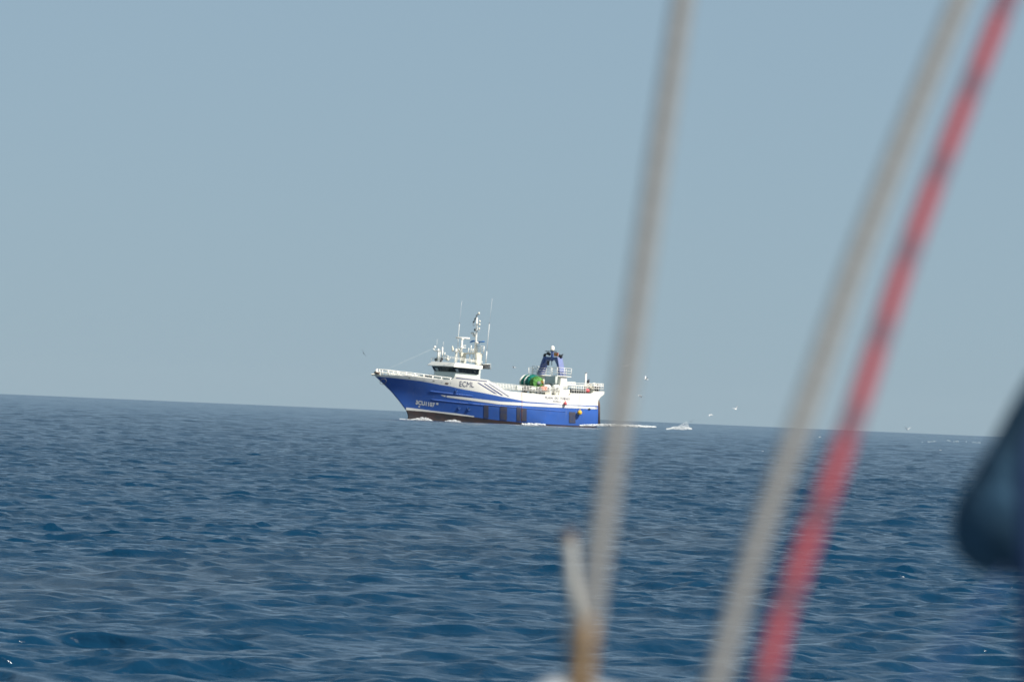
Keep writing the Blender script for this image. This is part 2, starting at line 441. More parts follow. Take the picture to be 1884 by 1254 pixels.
# navy trim on the raised side plate
quad_on_side('trim_line', [(838.5, 694.0), (896, 700.6), (896, 702.0), (838.5, 695.4)], M['navy'], n=10)
for q in ([(877.5, 703.3), (881, 703.8), (915, 724.6), (909.5, 723.3)], [(889.5, 704.9), (892.6, 705.2), (926.5, 727.4), (922, 726.8)],
          [(898.6, 705.2), (901.0, 705.6), (938, 729.6), (934.4, 728.8)]):
    quad_on_side('diagonal_stripe', q, M['navy'], n=10)
for (u0, u1, v0, v1) in ((890, 898.5, 744.5, 768.5), (920, 932.5, 748, 772), (950.5, 957.3, 748, 774), (958.8, 968.8, 751, 774.5), (1047, 1058.6, 757, 777.5)):
    quad_on_side('rubbing_plate', [(u0, v0), (u1, v0 + .6), (u1, v1 + .4), (u0, v1)], M['rub'], off=0.05, thick=0.06)
MB().box(0, 1, 0, 1, 0, 1)
for (u, v, r_) in ((844.5, 749.4, .16), (862.3, 751, .18), (839.4, 718.3, .15)):
    x, z = SH(u, v); y = yb(x, z)
    ring = MB().tube([(x + r_ * math.cos(t * math.pi / 8), y + .03, z + r_ * math.sin(t * math.pi / 8)) for t in range(17)], 0.035, 5, cap=False).build('porthole', M['blue'], ship, True)
    MB().add([(x + r_ * math.cos(t * math.pi / 8), y + .02, z + r_ * math.sin(t * math.pi / 8)) for t in range(16)], [tuple(range(16))]).build('porthole_glass', M['glass'], ring)
for (u, v) in ((753, 694.6), (798, 700.5)):
    quad_on_side('freeing_port', [(u - 1.6, v - .8), (u + 1.4, v - .5), (u + 1.4, v + .9), (u - 1.6, v + .6)], M['rust'], off=0.015, n=3)
quad_on_side('freeing_port', [(819.5, 703.5), (826, 704.2), (824, 707), (818, 706.2)], M['rust'], off=0.015, n=3)
# bow emblem ring, draught mark and bow thruster mark
x, z = SH(704.5, 701.5); y = yb(x, z)
tn = Vector((yb(x + .1, z) - yb(x - .1, z), -0.2, 0))
dx_ = Vector((0.2, yb(x + .1, z) - yb(x - .1, z), 0)).normalized()
MB().tube([Vector((x, y + .06, z)) + dx_ * (.34 * math.cos(t * math.pi / 10)) + Vector((0, (yb(x, z + .3) - yb(x, z - .3)) / .6 * .34 * math.sin(t * math.pi / 10), .34 * math.sin(t * math.pi / 10))) for t in range(21)], .035, 5, cap=False).build('bow_ring', M['grey'], ship, True)
for (u, v, rx, mt_) in ((771, 747.6, .13, 'pale'), (804.3, 742.4, .2, 'pale')):
    g = []
    for t in range(14):
        x, z = SH(u + rx * 14 * .8 * math.cos(t * math.pi / 7), v - rx * 13 * math.sin(t * math.pi / 7) * .8); g.append((x, yb(x, z) + .03, z))
    MB().add(g, [tuple(range(14))]).build('hull_mark', M[mt_], ship)

def lettering(text, name, pA, pB, height, material, shear=0.0, bold=0.0):
    "raised letters along the port side from pixel pA (foot of first letter) to pB (foot of last letter)"
    cu = bpy.data.curves.new('tmp', 'FONT'); cu.body = text; cu.size = 1.0; cu.shear = shear; cu.resolution_u = 3; cu.offset = bold
    o = bpy.data.objects.new('tmp', cu); col.objects.link(o)
    dg = bpy.context.evaluated_depsgraph_get(); dg.update()
    me_ = bpy.data.meshes.new_from_object(o.evaluated_get(dg)); bpy.data.objects.remove(o)
    vs = [Vector(v.co) for v in me_.vertices]; fs = [tuple(p.vertices) for p in me_.polygons]
    x0 = min(v.x for v in vs); x1 = max(v.x for v in vs); y1 = max(v.y for v in vs)
    out = []
    for v in vs:
        t = (v.x - x0) / (x1 - x0)
        u = pA[0] + (pB[0] - pA[0]) * t; w_ = pA[1] + (pB[1] - pA[1]) * t - v.y / y1 * height
        u += 0.07 * v.y / y1 * height
        x, z = SH(u, w_); out.append((x, yb(x, z) + 0.03, z))
    return MB().add(out, fs).build(name, material, ship)
lettering('ECML', 'call_sign_lettering', (845, 710.2), (871.6, 712.2), 9.5, M['letter'])
lettering('3CU1107', 'registration_lettering', (764.6, 743.0), (799.6, 748.2), 7.4, M['pale'], bold=.035)
for w_, a_, c_ in (('PLAIA', (1002.5, 732.8), (1017, 733.7)), ('DO', (1020.3, 733.9), (1027.5, 734.3)), ('TORNO', (1030.4, 734.5), (1048, 735.6))):
    lettering(w_, 'name_lettering', a_, c_, 4.2, M['letter'])
lettering('BURELA', 'port_lettering', (1017.5, 738.8), (1031.5, 739.8), 2.4, M['letter'])

# ------------------------------------------------------------------ decks
mb = MB()
vs = []; fs = []
for i in range(61):
    s_ = i / 60 * .995
    z_f = lambda x: Zblue(x) + 0.02
    a = side_pt(s_, z_f, -0.1, 1); c = side_pt(s_, z_f, -0.1, -1)
    if a.y < 0: a.y = c.y = 0.0
    vs += [a, c]
    if i: fs.append((2 * i - 2, 2 * i, 2 * i + 1, 2 * i - 1))
mb.add(vs, fs).build('deck', M['deck'], ship)
# deckhouse under the wheelhouse, its sides just inside the raised bulwark plate
xf, zf_ = S(837, 691, 3.6); xa_, za_ = S(896, 698.6, 3.6); xf -= .3
wf_, wa_ = yb(xf, Zblue(xf)) - .25, 3.6
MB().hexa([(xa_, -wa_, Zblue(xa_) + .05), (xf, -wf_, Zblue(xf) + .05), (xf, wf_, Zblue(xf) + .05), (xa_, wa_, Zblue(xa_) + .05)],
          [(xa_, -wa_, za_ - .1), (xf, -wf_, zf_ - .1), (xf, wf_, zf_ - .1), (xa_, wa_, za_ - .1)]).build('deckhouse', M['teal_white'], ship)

# ------------------------------------------------------------------ wheelhouse
HW = 2.8
fx = S(838, 684.5, HW)[0]; ax = S(881, 689, HW)[0]
zb_f = S(838, 684.5, HW)[1]; zb_a = S(880, 689.2, HW)[1]
zt_f = S(836, 675.5, HW)[1]; zt_a = S(880, 679.2, HW)[1]
print('wheelhouse', fx, ax, zb_f, zb_a, zt_f, zt_a)
zfl = zb_f - 1.3
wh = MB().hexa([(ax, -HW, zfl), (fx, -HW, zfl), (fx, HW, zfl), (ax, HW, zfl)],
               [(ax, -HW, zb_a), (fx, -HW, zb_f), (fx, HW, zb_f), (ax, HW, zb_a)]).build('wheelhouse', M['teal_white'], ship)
rake = 0.36
bl = [Vector((ax + .02, -HW, zb_a)), Vector((fx, -HW, zb_f)), Vector((fx, HW, zb_f)), Vector((ax + .02, HW, zb_a))]
tl = [Vector((ax + .02, -HW - .03, zt_a)), Vector((fx + rake, -HW - .03, zt_f)), Vector((fx + rake, HW + .03, zt_f)), Vector((ax + .02, HW + .03, zt_a))]
MB().hexa(bl, tl).build('window_band', M['seal'], wh)
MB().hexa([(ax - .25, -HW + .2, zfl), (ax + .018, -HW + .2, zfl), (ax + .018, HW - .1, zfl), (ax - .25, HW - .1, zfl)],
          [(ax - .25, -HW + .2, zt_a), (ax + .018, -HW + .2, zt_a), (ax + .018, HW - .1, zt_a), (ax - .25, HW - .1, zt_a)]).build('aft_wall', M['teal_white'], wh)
def pane(a, b_, c, d, nrm, material, name='window_pane', push=0.015, thick=0.02):
    q = [p + nrm * push for p in (a, b_, c, d)]
    return MB().hexa([p - nrm * (push - .002) for p in q], [p + nrm * thick for p in q]).build(name, material, wh)
nf = (bl[2] - bl[1]).cross(tl[1] - bl[1]).normalized()
if nf.x < 0: nf = -nf
def lerp4(A, B, Cc, Dd, s0, s1, t0, t1):
    f = lambda s, t: (A * (1 - s) + B * s) * (1 - t) + (Dd * (1 - s) + Cc * s) * t
    return f(s0, t0), f(s1, t0), f(s1, t1), f(s0, t1)
for i in range(5):
    pane(*lerp4(bl[1], bl[2], tl[2], tl[1], i / 5 + .012, (i + 1) / 5 - .012, .08, .93), nf, M['glass'])
npv = Vector((0, 1, 0))
for i in range(3):
    pane(*lerp4(bl[3], bl[2], tl[2], tl[3], i / 3 + .02, (i + 1) / 3 - .02, .08, .93), npv, M['glass'])
    pane(*lerp4(bl[0], bl[1], tl[1], tl[0], i / 3 + .02, (i + 1) / 3 - .02, .08, .93), -npv, M['glass'])
pane(*lerp4(bl[1], bl[2], tl[2], tl[1], .145, .245, .18, .74), nf, M['clear'], 'daylight_patch', push=.045)  # pale panel painted in for the brightness showing through the window
pane(*lerp4(bl[3], bl[2], tl[2], tl[3], .955 - .10, .955, .16, .70), npv, M['clear'], 'daylight_patch', push=.045)
for (s0, s1, t0, t1) in ((.04, .09, .42, .58), (.13, .22, .30, .70), (.30, .36, .36, .52), (.40, .47, .40, .60), (.52, .60, .44, .54)):
    a, b_, c, d = lerp4(bl[3], bl[2], tl[2], tl[3], s0, s1, t0, t1)
    pane(a, b_ - Vector((.1, 0, -.06)), c - Vector((.05, 0, .02)), d + Vector((.08, 0, -.05)), npv, M['grey'], 'script_patch', push=.04, thick=.005)  # grey patches added in place of the illegible script on the side windows
# roof with its sloping visor
rb = [P(887.3, 679, 3.5), P(837, 675.8, 3.5), None, None]
xr0 = S(887.3, 679.2, 3.5); xr1 = S(786.0, 671.9, -3.5); xt0 = S(888.4, 672.8, 3.1); xt1 = S(795, 664.4, -3.1)
lo = [(xr0[0], -3.5, xr0[1]), (xr1[0], -3.5, xr1[1]), (xr1[0], 3.5, xr1[1]), (xr0[0], 3.5, xr0[1])]
lo2 = [(a, b_, c + .07) for a, b_, c in lo]
hi = [(xt0[0], -3.1, xt0[1]), (xt1[0], -3.1, xt1[1]), (xt1[0], 3.1, xt1[1]), (xt0[0], 3.1, xt0[1])]
roof = MB().hexa(lo, lo2).hexa(lo2, hi).build('roof', M['white'], wh)
ZR0, ZR1 = xt0, xt1
print('roof', xr0, xr1, xt0, xt1)

def T(name, pts, r=0.05, material='white', parent=ship, n=6, smooth=True):
    return MB().tube([P(*p) for p in pts], r, n).build(name, M[material], parent, smooth)
# roof rails
rail = MB()
for dv in (0, 2.6):
    rail.tube([P(794, 658 + dv, -2.5), P(828, 656 + dv, 2.5), P(887, 664 + dv, 2.5)], .03, 5)
rail = rail.build('roof_rail', M['white'], ship, True)
for i in range(7):
    t = i / 6; u = 828 + 59 * t; v = 656 + 8 * t
    MB().tube([P(u, v, 2.5), P(u - .6, v + 8.6, 2.5)], .03, 5).build('stanchion', M['white'], rail, True)
for i in range(4):
    t = i / 4; u = 794 + 34 * t; y = -2.5 + 5 * t; v = 658 - 2 * t
    MB().tube([P(u, v, y), P(u - .6, v + 7, y)], .03, 5).build('stanchion', M['white'], rail, True)
# fore antenna frame
af = T('antenna_frame', [(797.8, 640.6, -2), (798.6, 644, -2), (801, 645.3, -1.6), (814, 645.5, .2), (815.5, 648, .2)], .06)
for (u, v0, v1, y, r_) in ((806.6, 641.5, 664, -.9, .10), (809.6, 645.5, 664, -.5, .05), (814.2, 638.2, 664, .2, .08), (818.8, 648, 654, .6, .06)):
    T('post', [(u, v0, y), (u - 1.2, v1, y)], r_, 'white', af)
T('bracket', [(816.6, 653, .6), (824.4, 654.6, 1.4), (824, 660, 1.4)], .06, 'white', af)
MB().ball(P(800, 638.2, -2), .15).build('antenna_dome', M['white'], af, True)
MB().ball(P(823.4, 660.6, 1.4), .20).build('searchlight', M['cream'], ship, True)
MB().ball(P(802.5, 661.5, -1.2), (.22, .18, .2)).build('floodlight', M['grey'], ship, True)
MB().tube([P(813, 660, 1.2), P(810.5, 664.6, 1.6)], [.16, .10], 8).build('loudhailer', M['dark'], ship, True)
for (u, v0, v1, y) in ((803.6, 624, 641, -1.2), (815.4, 628, 640, .2)):
    T('whip_antenna', [(u + .8, v0, y), (u - .4, v1, y)], .012, 'white')
# middle crossbar and radar
cb = T('instrument_mast', [(839.8, 641.5, -.4), (838.2, 666, -.4)], .13, n=8)
T('crossbar', [(831, 645.6, -1.4), (848.6, 646.6, .7)], .06, 'white', cb)
for (u, v, y, r_) in ((833, 642.5, -1.2, .13), (832.4, 638.5, -1.2, .10), (844, 643.5, .2, .11)):
    MB().ball(P(u, v, y), (r_, r_, r_ * 1.6)).build('sensor', M['cream'], cb, True)
rp = T('radar', [(850.6, 623, .8), (849.4, 635, .8), (848.6, 648, .8)], [.09, .12, .14], n=8)
MB().tube([P(838.6, 620.6, -.05), P(864.4, 622.6, 1.0)], .12, 6).build('radar_scanner', M['white'], rp, True)
MB().ball(P(851, 623.6, .8), (.16, .16, .12)).build('radar_gearbox', M['white'], rp, True)
MB().ball(P(849.4, 639.2, .8), (.22, .22, .2)).build('radar_dome', M['white'], rp, True)
for v in (635.4, 639.2): T('bar', [(849.6, v, .8), (857.4, v + .4, 1.0)], .05, 'white', rp)
# mast tower: two raked legs with a bridge between
tw = empty('mast_tower'); tw.parent = ship
def slab(name, px, y0, y1, material='cream', parent=tw):
    return MB().hexa([P(u, v, y0) for u, v in px], [P(u, v, y0) + Vector((0, y1 - y0, 0)) for u, v in px]).build(name, M[material], parent)
slab('tower_leg', [(876.5, 649), (888.6, 650.6), (884, 671.5), (878.4, 670.8)], 2.0, 1.5)
slab('tower_leg', [(847.6, 646.5), (857.6, 651), (856.6, 668), (851, 667.4)], -1.5, -2.0)
MB().hexa([P(878, 650, 2.0), P(885, 650.6, 2.0), P(857, 651.4, -1.95), P(850, 650.4, -1.95)],
          [P(878, 648.2, 2.0), P(885, 648.8, 2.0), P(857, 649.6, -1.95), P(850, 648.6, -1.95)]).build('bridge_beam', M['cream'], tw)
for (u, v0, v1, y) in ((862, 640, 649, -.9), (866.5, 635, 649, -.3), (870, 641, 649, .2), (864, 650, 667, -.6), (870.5, 650, 668, .4), (874, 650, 669, .9), (878.4, 636, 650, 1.3), (884, 638, 650, 1.8), (890.3, 637, 650, 2.2)):
    T('tower_post', [(u + .5, v0, y), (u - .5, v1, y)], .05, 'white', tw)
for (a, c) in (((878.2, 636, 1.2), (890.6, 636.6, 2.4)), ((878.2, 640, 1.2), (890.2, 640.8, 2.4)), ((878, 644, 1.2), (890, 645, 2.4)), ((858, 642, -1.8), (874, 643.4, .4))):
    T('tower_rail', [a, c], .035, 'white', tw)
# main mast
mm = T('main_mast', [(874.6, 650, .9), (876.2, 616, .9), (877.8, 584, .9)], [.17, .13, .09], n=8)
T('mast_light_arm', [(871.5, 593, .4), (874, 588, .6), (877.2, 580.5, .9), (880, 577, 1.1)], .06, 'grey', mm)
for (u, v, y, mt_, r_) in ((871.6, 592, .4, 'grey', .11), (874, 586.4, .6, 'dark', .09), (877, 580.2, .9, 'grey', .09), (881, 576.4, 1.1, 'cream', .13), (873.8, 606.6, .6, 'dark', .12), (882.5, 591, 1.4, 'cream', .12), (882, 597, 1.4, 'cream', .12), (881.4, 604.6, 1.3, 'cream', .12)):
    MB().ball(P(u, v, y), (r_, r_, r_ * 1.3)).build('navigation_light', M[mt_], mm, True)
for (a, c) in (((870.4, 592, .3), (870.8, 598.6, .3)), ((870.6, 598.6, .3), (877, 598.2, .9)), ((877, 596, .9), (882.8, 596.4, 1.4)), ((876.4, 608.6, .9), (882, 608.8, 1.4)), ((870, 616.5, .3), (876, 617.5, .9))):
    T('mast_bracket', [a, c], .035, 'white', mm)
for (u, v, y, r_) in ((870, 612.6, .3, .28), (872.8, 617, .5, .24), (878.6, 630.4, 1.2, .28)):
    MB().ball(P(u, v, y), (r_, r_, .14)).build('satellite_dome', M['white'], mm, True)
T('radar_bar', [(864.5, 629.6, -.1), (869, 627.6, .3), (874.6, 627, .9)], [.05, .12, .10], 'bright_blue', mm)
T('radar_bar', [(879.6, 629, 1.3), (891.2, 628.2, 2.2)], .09, 'bright_blue', mm)
MB().tube([P(863.6, 662.6, .6), P(874.6, 663.4, 1.6)], .19, 10).build('liferaft_canister', M['white'], ship, True, )
for (pts, r_) in (((( 841.4, 664, -.2), (843.2, 620, -.2), (845.4, 594.4, -.2)), .028), (((845.4, 594.4, -.2), (847.5, 575, -.2), (849.8, 553, -.2)), .008),
                  (((893.6, 670, 2.6), (895.6, 646, 2.6)), .055), (((895.6, 646, 2.6), (900.5, 595, 2.6)), .030), (((900.5, 595, 2.6), (905.8, 549, 2.6)), .008)):
    T('whip_antenna', pts, r_, 'white')
MB().ball(P(845.4, 594, -.2), .07).build('antenna_joint', M['grey'], ship); MB().ball(P(900.5, 594.6, 2.6), .07).build('antenna_joint', M['grey'], ship)
# dark louvred box behind the roof, white frame
fl = slab('exhaust_box', [(889.6, 671.2), (901.4, 670.4), (901.2, 679), (888.4, 678)], 2.7, 0.4, 'dark', ship)
for i in range(4):
    v = 672.4 + i * 1.7
    T('louvre', [(889.6, v, 2.74), (901, v + .1, 2.74)], .03, 'grey', fl, 4)
T('frame', [(889, 670.2, 2.72), (902.6, 669.4, 2.72), (902.4, 680, 2.72)], .05, 'white', fl, 4)
T('forestay', [(700, 684, 0), (799, 640, -1.6)], .005, 'pale')

# ------------------------------------------------------------------ rails
def hull_rail(name, px_top, n_bars, drop, posts, r=0.035, y_in=0.06, post_r=0.035, post_w=None):
    fu = [a for a, _ in px_top]; fv = [b_ for _, b_ in px_top]
    def pt(u, dv):
        v = float(np.interp(u, fu, fv)) + dv
        x, z = SH(u, v); return Vector((x, yb(x, min(z, Ztop(x))) - y_in, z))
    N = 24
    for sd in (1, -1):
        mb = MB()
        for k in range(n_bars):
            L = [pt(fu[0] + (fu[-1] - fu[0]) * i / N, drop * k / n_bars) for i in range(N + 1)]
            mb.tube([(p.x, sd * p.y, p.z) for p in L], r, 5)
        o = mb.build(name, M['white'], ship, True)
        for i in range(posts):
            u = fu[0] + (fu[-1] - fu[0]) * (i + .15) / (posts - .7)
            a = pt(u, 0); bb = pt(u - .3, drop)
            MB().tube([(a.x, sd * a.y, a.z), (bb.x, sd * bb.y, bb.z)], post_r, 5).build('stanchion', M['white'], o, True)
hull_rail('bow_rail', [(698, 679), (720, 681), (747, 684.4), (775, 688), (795, 690.8), (832, 695.4)], 2, 10, 9, .055, post_r=.085)
hull_rail('side_rail', [(904, 703.2), (960, 708.8), (992, 711.6), (1029, 714.6)], 4, 11.0, 24, .028, post_r=.026)
hull_rail('stern_rail', [(1052, 709), (1079, 710)], 3, 13, 7, .032)
hull_rail('stern_rail', [(1042, 704.6), (1111, 706)], 2, 7, 3, .04)
hull_rail('stern_rail', [(1093, 706), (1111, 706.3)], 3, 13, 5, .035)
# dark shapes seen through the forward rail: hatch openings on a low white coaming
for (u0, u1) in ((778, 787), (789.5, 797)):
    MB().hexa([P(u0, 692.6, 1.9), P(u1, 693.6, 1.9), P(u1, 693.6, .9), P(u0, 692.6, .9)], [P(u0, 690, 1.9), P(u1, 691, 1.9), P(u1, 691, .9), P(u0, 690, .9)]).build('hatch', M['dark'], ship)
wl = MB().tube([P(690, 686, 0), P(697, 686.5, 1.2)], .13, 8).build('anchor_windlass', M['rust'], ship, True)
MB().ball(P(690.5, 685.4, .1), .17).build('fairlead_roller', M['dark'], ship, True)
T('bow_light', [(692.2, 679.6, 0), (692, 686, 0)], .09, 'white')
MB().tube([P(684, 688.6, 0), P(700, 688.8, .7)], .14, 6).build('bow_platform', M['cream'], ship)

# ------------------------------------------------------------------ gantry aft
g = empty('gantry'); g.parent = ship
gx = S(1014.5, 689, 0)[0]; gz = S(1031, 690.5, 2.6)[1]; gt = S(1030, 657.2, 1.55)[1]; gk = S(1030, 663.0, 1.55)[1]
def leg(sd):
    lo = [(gx - .38, sd * 2.55, gz), (gx + .38, sd * 2.55, gz), (gx + .38, sd * 3.05, gz), (gx - .38, sd * 3.05, gz)]
    hi = [(gx - .32, sd * 1.32, gt), (gx + .32, sd * 1.32, gt), (gx + .32, sd * 1.84, gt), (gx - .32, sd * 1.84, gt)]
    return MB().hexa(lo, hi).build('gantry_leg', M['gantry'], g)
leg(1); leg(-1)
MB().hexa([(gx - .30, -1.5, gk), (gx + .30, -1.5, gk), (gx + .30, 1.5, gk), (gx - .30, 1.5, gk)],
          [(gx - .30, -1.4, gt - .01), (gx + .30, -1.4, gt - .01), (gx + .30, 1.4, gt - .01), (gx - .30, 1.4, gt - .01)]).build('crossbeam', M['gantry'], g)
for sd in (1, -1):
    MB().add([(gx + k * .26, sd * y_, z_) for k in (1, -1) for y_, z_ in ((1.6, gk + .02), (.95, gk + .02), (1.25, gk - .18), (1.72, gk - .6))],
             [(0, 1, 2, 3), (4, 7, 6, 5), (0, 4, 5, 1), (1, 5, 6, 2), (2, 6, 7, 3), (3, 7, 4, 0)]).build('arch_bracket', M['gantry'], g)
T('mast_post', [(1016.3, 645.5, 0), (1015.6, 664, 0)], .16, 'gantry', g, 8)
MB().ball(P(1016.6, 640.2, 0), (.25, .25, .28), 14, 10).tube([P(1016.5, 640.4, 0), P(1016.3, 645.4, 0)], [.25, .22], 14).build('satellite_dome', M['white'], g, True)
T('light_bar', [(1003.5, 645.8, -1.6), (1024, 646.4, 1.0)], .05, 'dark', g)
T('light_bar', [(1000, 655, -1.9), (1001.5, 651.5, -1.8), (1010, 648.8, -.7)], .08, 'dark', g)
for (u, v, y) in ((1002, 653.5, -1.7), (1008, 650, -1), (1011, 651.4, -.7), (1032.6, 655.8, 1.9), (1030, 654.6, 1.7)):
    MB().ball(P(u, v, y), (.16, .2, .2), 8, 6).build('floodlight', M['dark'], g, True)
T('spar', [(1028, 656, 1.6), (1036, 651.6, 2.2)], .06, 'dark', g)
T('top_rail', [(1004, 656, -1.5), (1005, 651, -1.5), (1026, 649.6, 1.3), (1033, 655, 1.9)], .03, 'grey', g)
T('warp_block', [(1008.6, 664, -.7), (1008.8, 671.5, -.75)], [.16, .12], 'dark', g)
T('warp_block', [(1015.2, 664, 0), (1015, 671.6, 0)], .04, 'dark', g)
# flag panel on the gantry (red, yellow, red)
fg = MB().hexa([P(1019.6, 655, .6), P(1027, 655.4, 1.5), P(1027, 655.4, 1.5) + Vector((.05, 0, 0)), P(1019.6, 655, .6) + Vector((.05, 0, 0))],
               [P(1019.8, 648, .6), P(1027.2, 648.4, 1.5), P(1027.2, 648.4, 1.5) + Vector((.05, 0, 0)), P(1019.8, 648, .6) + Vector((.05, 0, 0))]).build('flag', M['orange'], None)
fg.data.transform(Matrix.Translation(ship_loc) @ rotm.to_4x4())
tag(fg, 'small orange red flag flying beside the white dome on the blue gantry', 'flag')
MB().tube([P(1021.2, 651.4, .75) + Vector((.06, 0, 0)), P(1025.6, 651.8, 1.3) + Vector((.06, 0, 0))], .07, 6).build('yellow_band', M['yellow'], fg).matrix_parent_inverse = Matrix.Identity(4)
fg.children[0].data.transform(Matrix.Translation(ship_loc) @ rotm.to_4x4())
# pedestals and platforms
zdk = Zblue(gx) + .02
for sd in (1, -1):
    MB().hexa([(gx - .75, sd * 2.2, zdk), (gx + .6, sd * 2.2, zdk), (gx + .6, sd * 3.55, zdk), (gx - .75, sd * 3.55, zdk)],
              [(gx - .45, sd * 2.3, gz - .12), (gx + .30, sd * 2.3, gz - .12), (gx + .30, sd * 3.1, gz - .12), (gx - .45, sd * 3.1, gz - .12)]).build('pedestal', M['white'], g)
    fl_ = MB().box(gx - .95, gx + .95, min(sd * 1.9, sd * 3.3), max(sd * 1.9, sd * 3.3), gz - .11, gz - .015).build('platform', M['white'], g)
    for (xa2, ya2, xb2, yb2) in ((-.93, 1.95, -.93, 3.25), (-.93, 3.25, .93, 3.25), (.93, 3.25, .93, 1.95)):
        for k in range(3):
            MB().tube([(gx + xa2, sd * ya2, gz + .3 * (k + 1)), (gx + xb2, sd * yb2, gz + .3 * (k + 1))], .03, 5).build('platform_rail', M['white'], g, True)
    for (px_, py_) in ((-.93, 1.95), (-.93, 3.25), (.93, 3.25), (.93, 1.95), (0, 3.25)):
        MB().tube([(gx + px_, sd * py_, gz - .02), (gx + px_, sd * py_, gz + .92)], .035, 5).build('platform_post', M['white'], g, True)
T('catwalk_rail', [(973, 676.2, -2.6), (1003, 677, -1.9)], .03, 'white', g); T('catwalk_rail', [(973, 680.5, -2.6), (1003, 681, -1.9)], .03, 'white', g)
T('catwalk_rail', [(973, 685, -2.6), (1003, 685.4, -1.9)], .03, 'white', g); T('catwalk_rail', [(1003, 677, -1.9), (1025, 677.2, 1.95)], .02, 'white', g)
for u in (973, 981): T('platform_post', [(u, 676, -2.6), (u - .6, 692, -2.6)], .035, 'white', g)
# grey casing between the pedestals
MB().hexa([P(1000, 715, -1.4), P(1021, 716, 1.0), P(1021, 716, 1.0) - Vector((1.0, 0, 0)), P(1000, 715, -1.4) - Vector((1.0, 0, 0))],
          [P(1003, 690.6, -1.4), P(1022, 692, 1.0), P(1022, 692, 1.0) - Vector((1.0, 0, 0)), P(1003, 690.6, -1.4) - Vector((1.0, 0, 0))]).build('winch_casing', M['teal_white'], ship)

# ------------------------------------------------------------------ net drum and deck gear
def ship_thing(o, label, cat, group=None):
    o.data.transform(Matrix.Translation(ship_loc) @ rotm.to_4x4()); return tag(o, label, cat, group)
def ship_frame(name, label, cat):
    e = empty(name, ship_loc); e.rotation_euler = rotm.to_euler(); return tag(e, label, cat)
nd = ship_frame('net_drum', 'net drum with pale flanges on the trawler deck ahead of the gantry', 'net drum')
ncx, ncz = S(980, 704, .3)
MB().tube([(ncx, -1.6, ncz), (ncx, 2.0, ncz)], .25, 12).build('axle', M['grey'], nd, True)
for y in (-1.35, -.18):
    MB().tube([(ncx, y - .03, ncz), (ncx, y + .03, ncz)], .92, 24).build('flange', M['pale'], nd, True)
for y in (-1.55, 2.05):
    MB().hexa([(ncx - .5, y - .1, Zblue(ncx)), (ncx + .5, y - .1, Zblue(ncx)), (ncx + .5, y + .1, Zblue(ncx)), (ncx - .5, y + .1, Zblue(ncx))],
              [(ncx - .15, y - .1, ncz - .5), (ncx + .15, y - .1, ncz - .5), (ncx + .15, y + .1, ncz - .5), (ncx - .15, y + .1, ncz - .5)]).build('support', M['grey'], nd)
def net_roll(y0, y1, rad, seed, squash=1.0):
    vs = []; fs = []; nu, nv = 44, 22
    for i in range(nv + 1):
        t = i / nv; y = y0 + (y1 - y0) * t
        env = (1 - abs(2 * t - 1) ** 4) ** .5 * .55 + .45 if 0 < i < nv else .2
        for k in range(nu):
            a = 2 * math.pi * k / nu
            q = rad * env * (1 + .10 * mnoise.noise(Vector((math.cos(a) * 1.6, math.sin(a) * 1.6, y * 2.4 + seed))) + .07 * mnoise.noise(Vector((math.cos(a) * 4, math.sin(a) * 4, y * 7 + seed))))
            vs.append((ncx + q * math.cos(a), y, ncz + q * math.sin(a) * squash))
    for i in range(nv):
        for k in range(nu): fs.append((i * nu + k, i * nu + (k + 1) % nu, (i + 1) * nu + (k + 1) % nu, (i + 1) * nu + k))
    return MB().add(vs, fs)
ship_thing(net_roll(-1.30, -.22, .90, 1.0).build('fishing_net', M['teal'], None, True), 'teal green net wound between the drum flanges', 'fishing net')
ship_thing(net_roll(-.14, 1.15, .95, 5.0).build('fishing_net', M['teal'], None, True), 'teal net roll next to the lime green net on the drum', 'fishing net')
ship_thing(net_roll(.85, 1.9, .80, 9.0).build('fishing_net', M['lime'], None, True), 'lime green net bundle bulging over the rail beside the teal net', 'fishing net')
q = P(995, 703.5, 1.6)
ship_thing(MB().ball(q, (.34, .30, .50), 16, 12, jit=.35).build('fishing_net', M['ochre'], None, True), 'small ochre brown heap of netting behind the lime green net', 'fishing net')
def blob(name, u, v, y, r, mat_, label, cat, jit=.1, group=None):
    return ship_thing(MB().ball(P(u, v, y), r, 14, 10, jit=jit).build(name, M[mat_], None, True), label, cat, group)
def winch(u, v, y, r, label):
    e = ship_frame('deck_winch', label, 'winch'); c = P(u, v, y); zb = Zblue(c.x)
    MB().tube([c + Vector((0, -.45, 0)), c + Vector((0, .45, 0))], r, 14).build('drum_cover', M['white'], e, True)
    MB().tube([c + Vector((0, -.6, 0)), c + Vector((0, .6, 0))], .12, 8).build('shaft', M['grey'], e, True)
    for s_ in (-1, 1): MB().box(c.x - r * .7, c.x + r * .7, c.y + s_ * .3 - .06, c.y + s_ * .3 + .06, zb, c.z - r * .5).build('foot', M['cream'], e)
winch(1005.5, 713.5, 2.6, .42, 'white drum winch on deck just aft of the lime green net')
winch(1022, 713.5, 2.9, .40, 'white drum winch against the foot of the port gantry pedestal')
winch(979, 716.5, 2.9, .30, 'small cream winch behind the rail under the green nets')
dk = ship_frame('deck_crane', 'grey hydraulic deck gear standing between the two white winches', 'deck gear')
c0 = P(1014, 716, 1.6)
MB().tube([c0, P(1014.5, 707, 1.6)], .28, 10).build('column', M['grey'], dk, True)
MB().tube([P(1014.5, 707.5, 1.6), P(1021.5, 704.5, 1.6)], .11, 8).build('arm', M['pale'], dk, True)
MB().tube([P(1014.5, 708, 1.6), P(1004, 707, 1.6)], .14, 8).build('arm', M['dark'], dk, True)
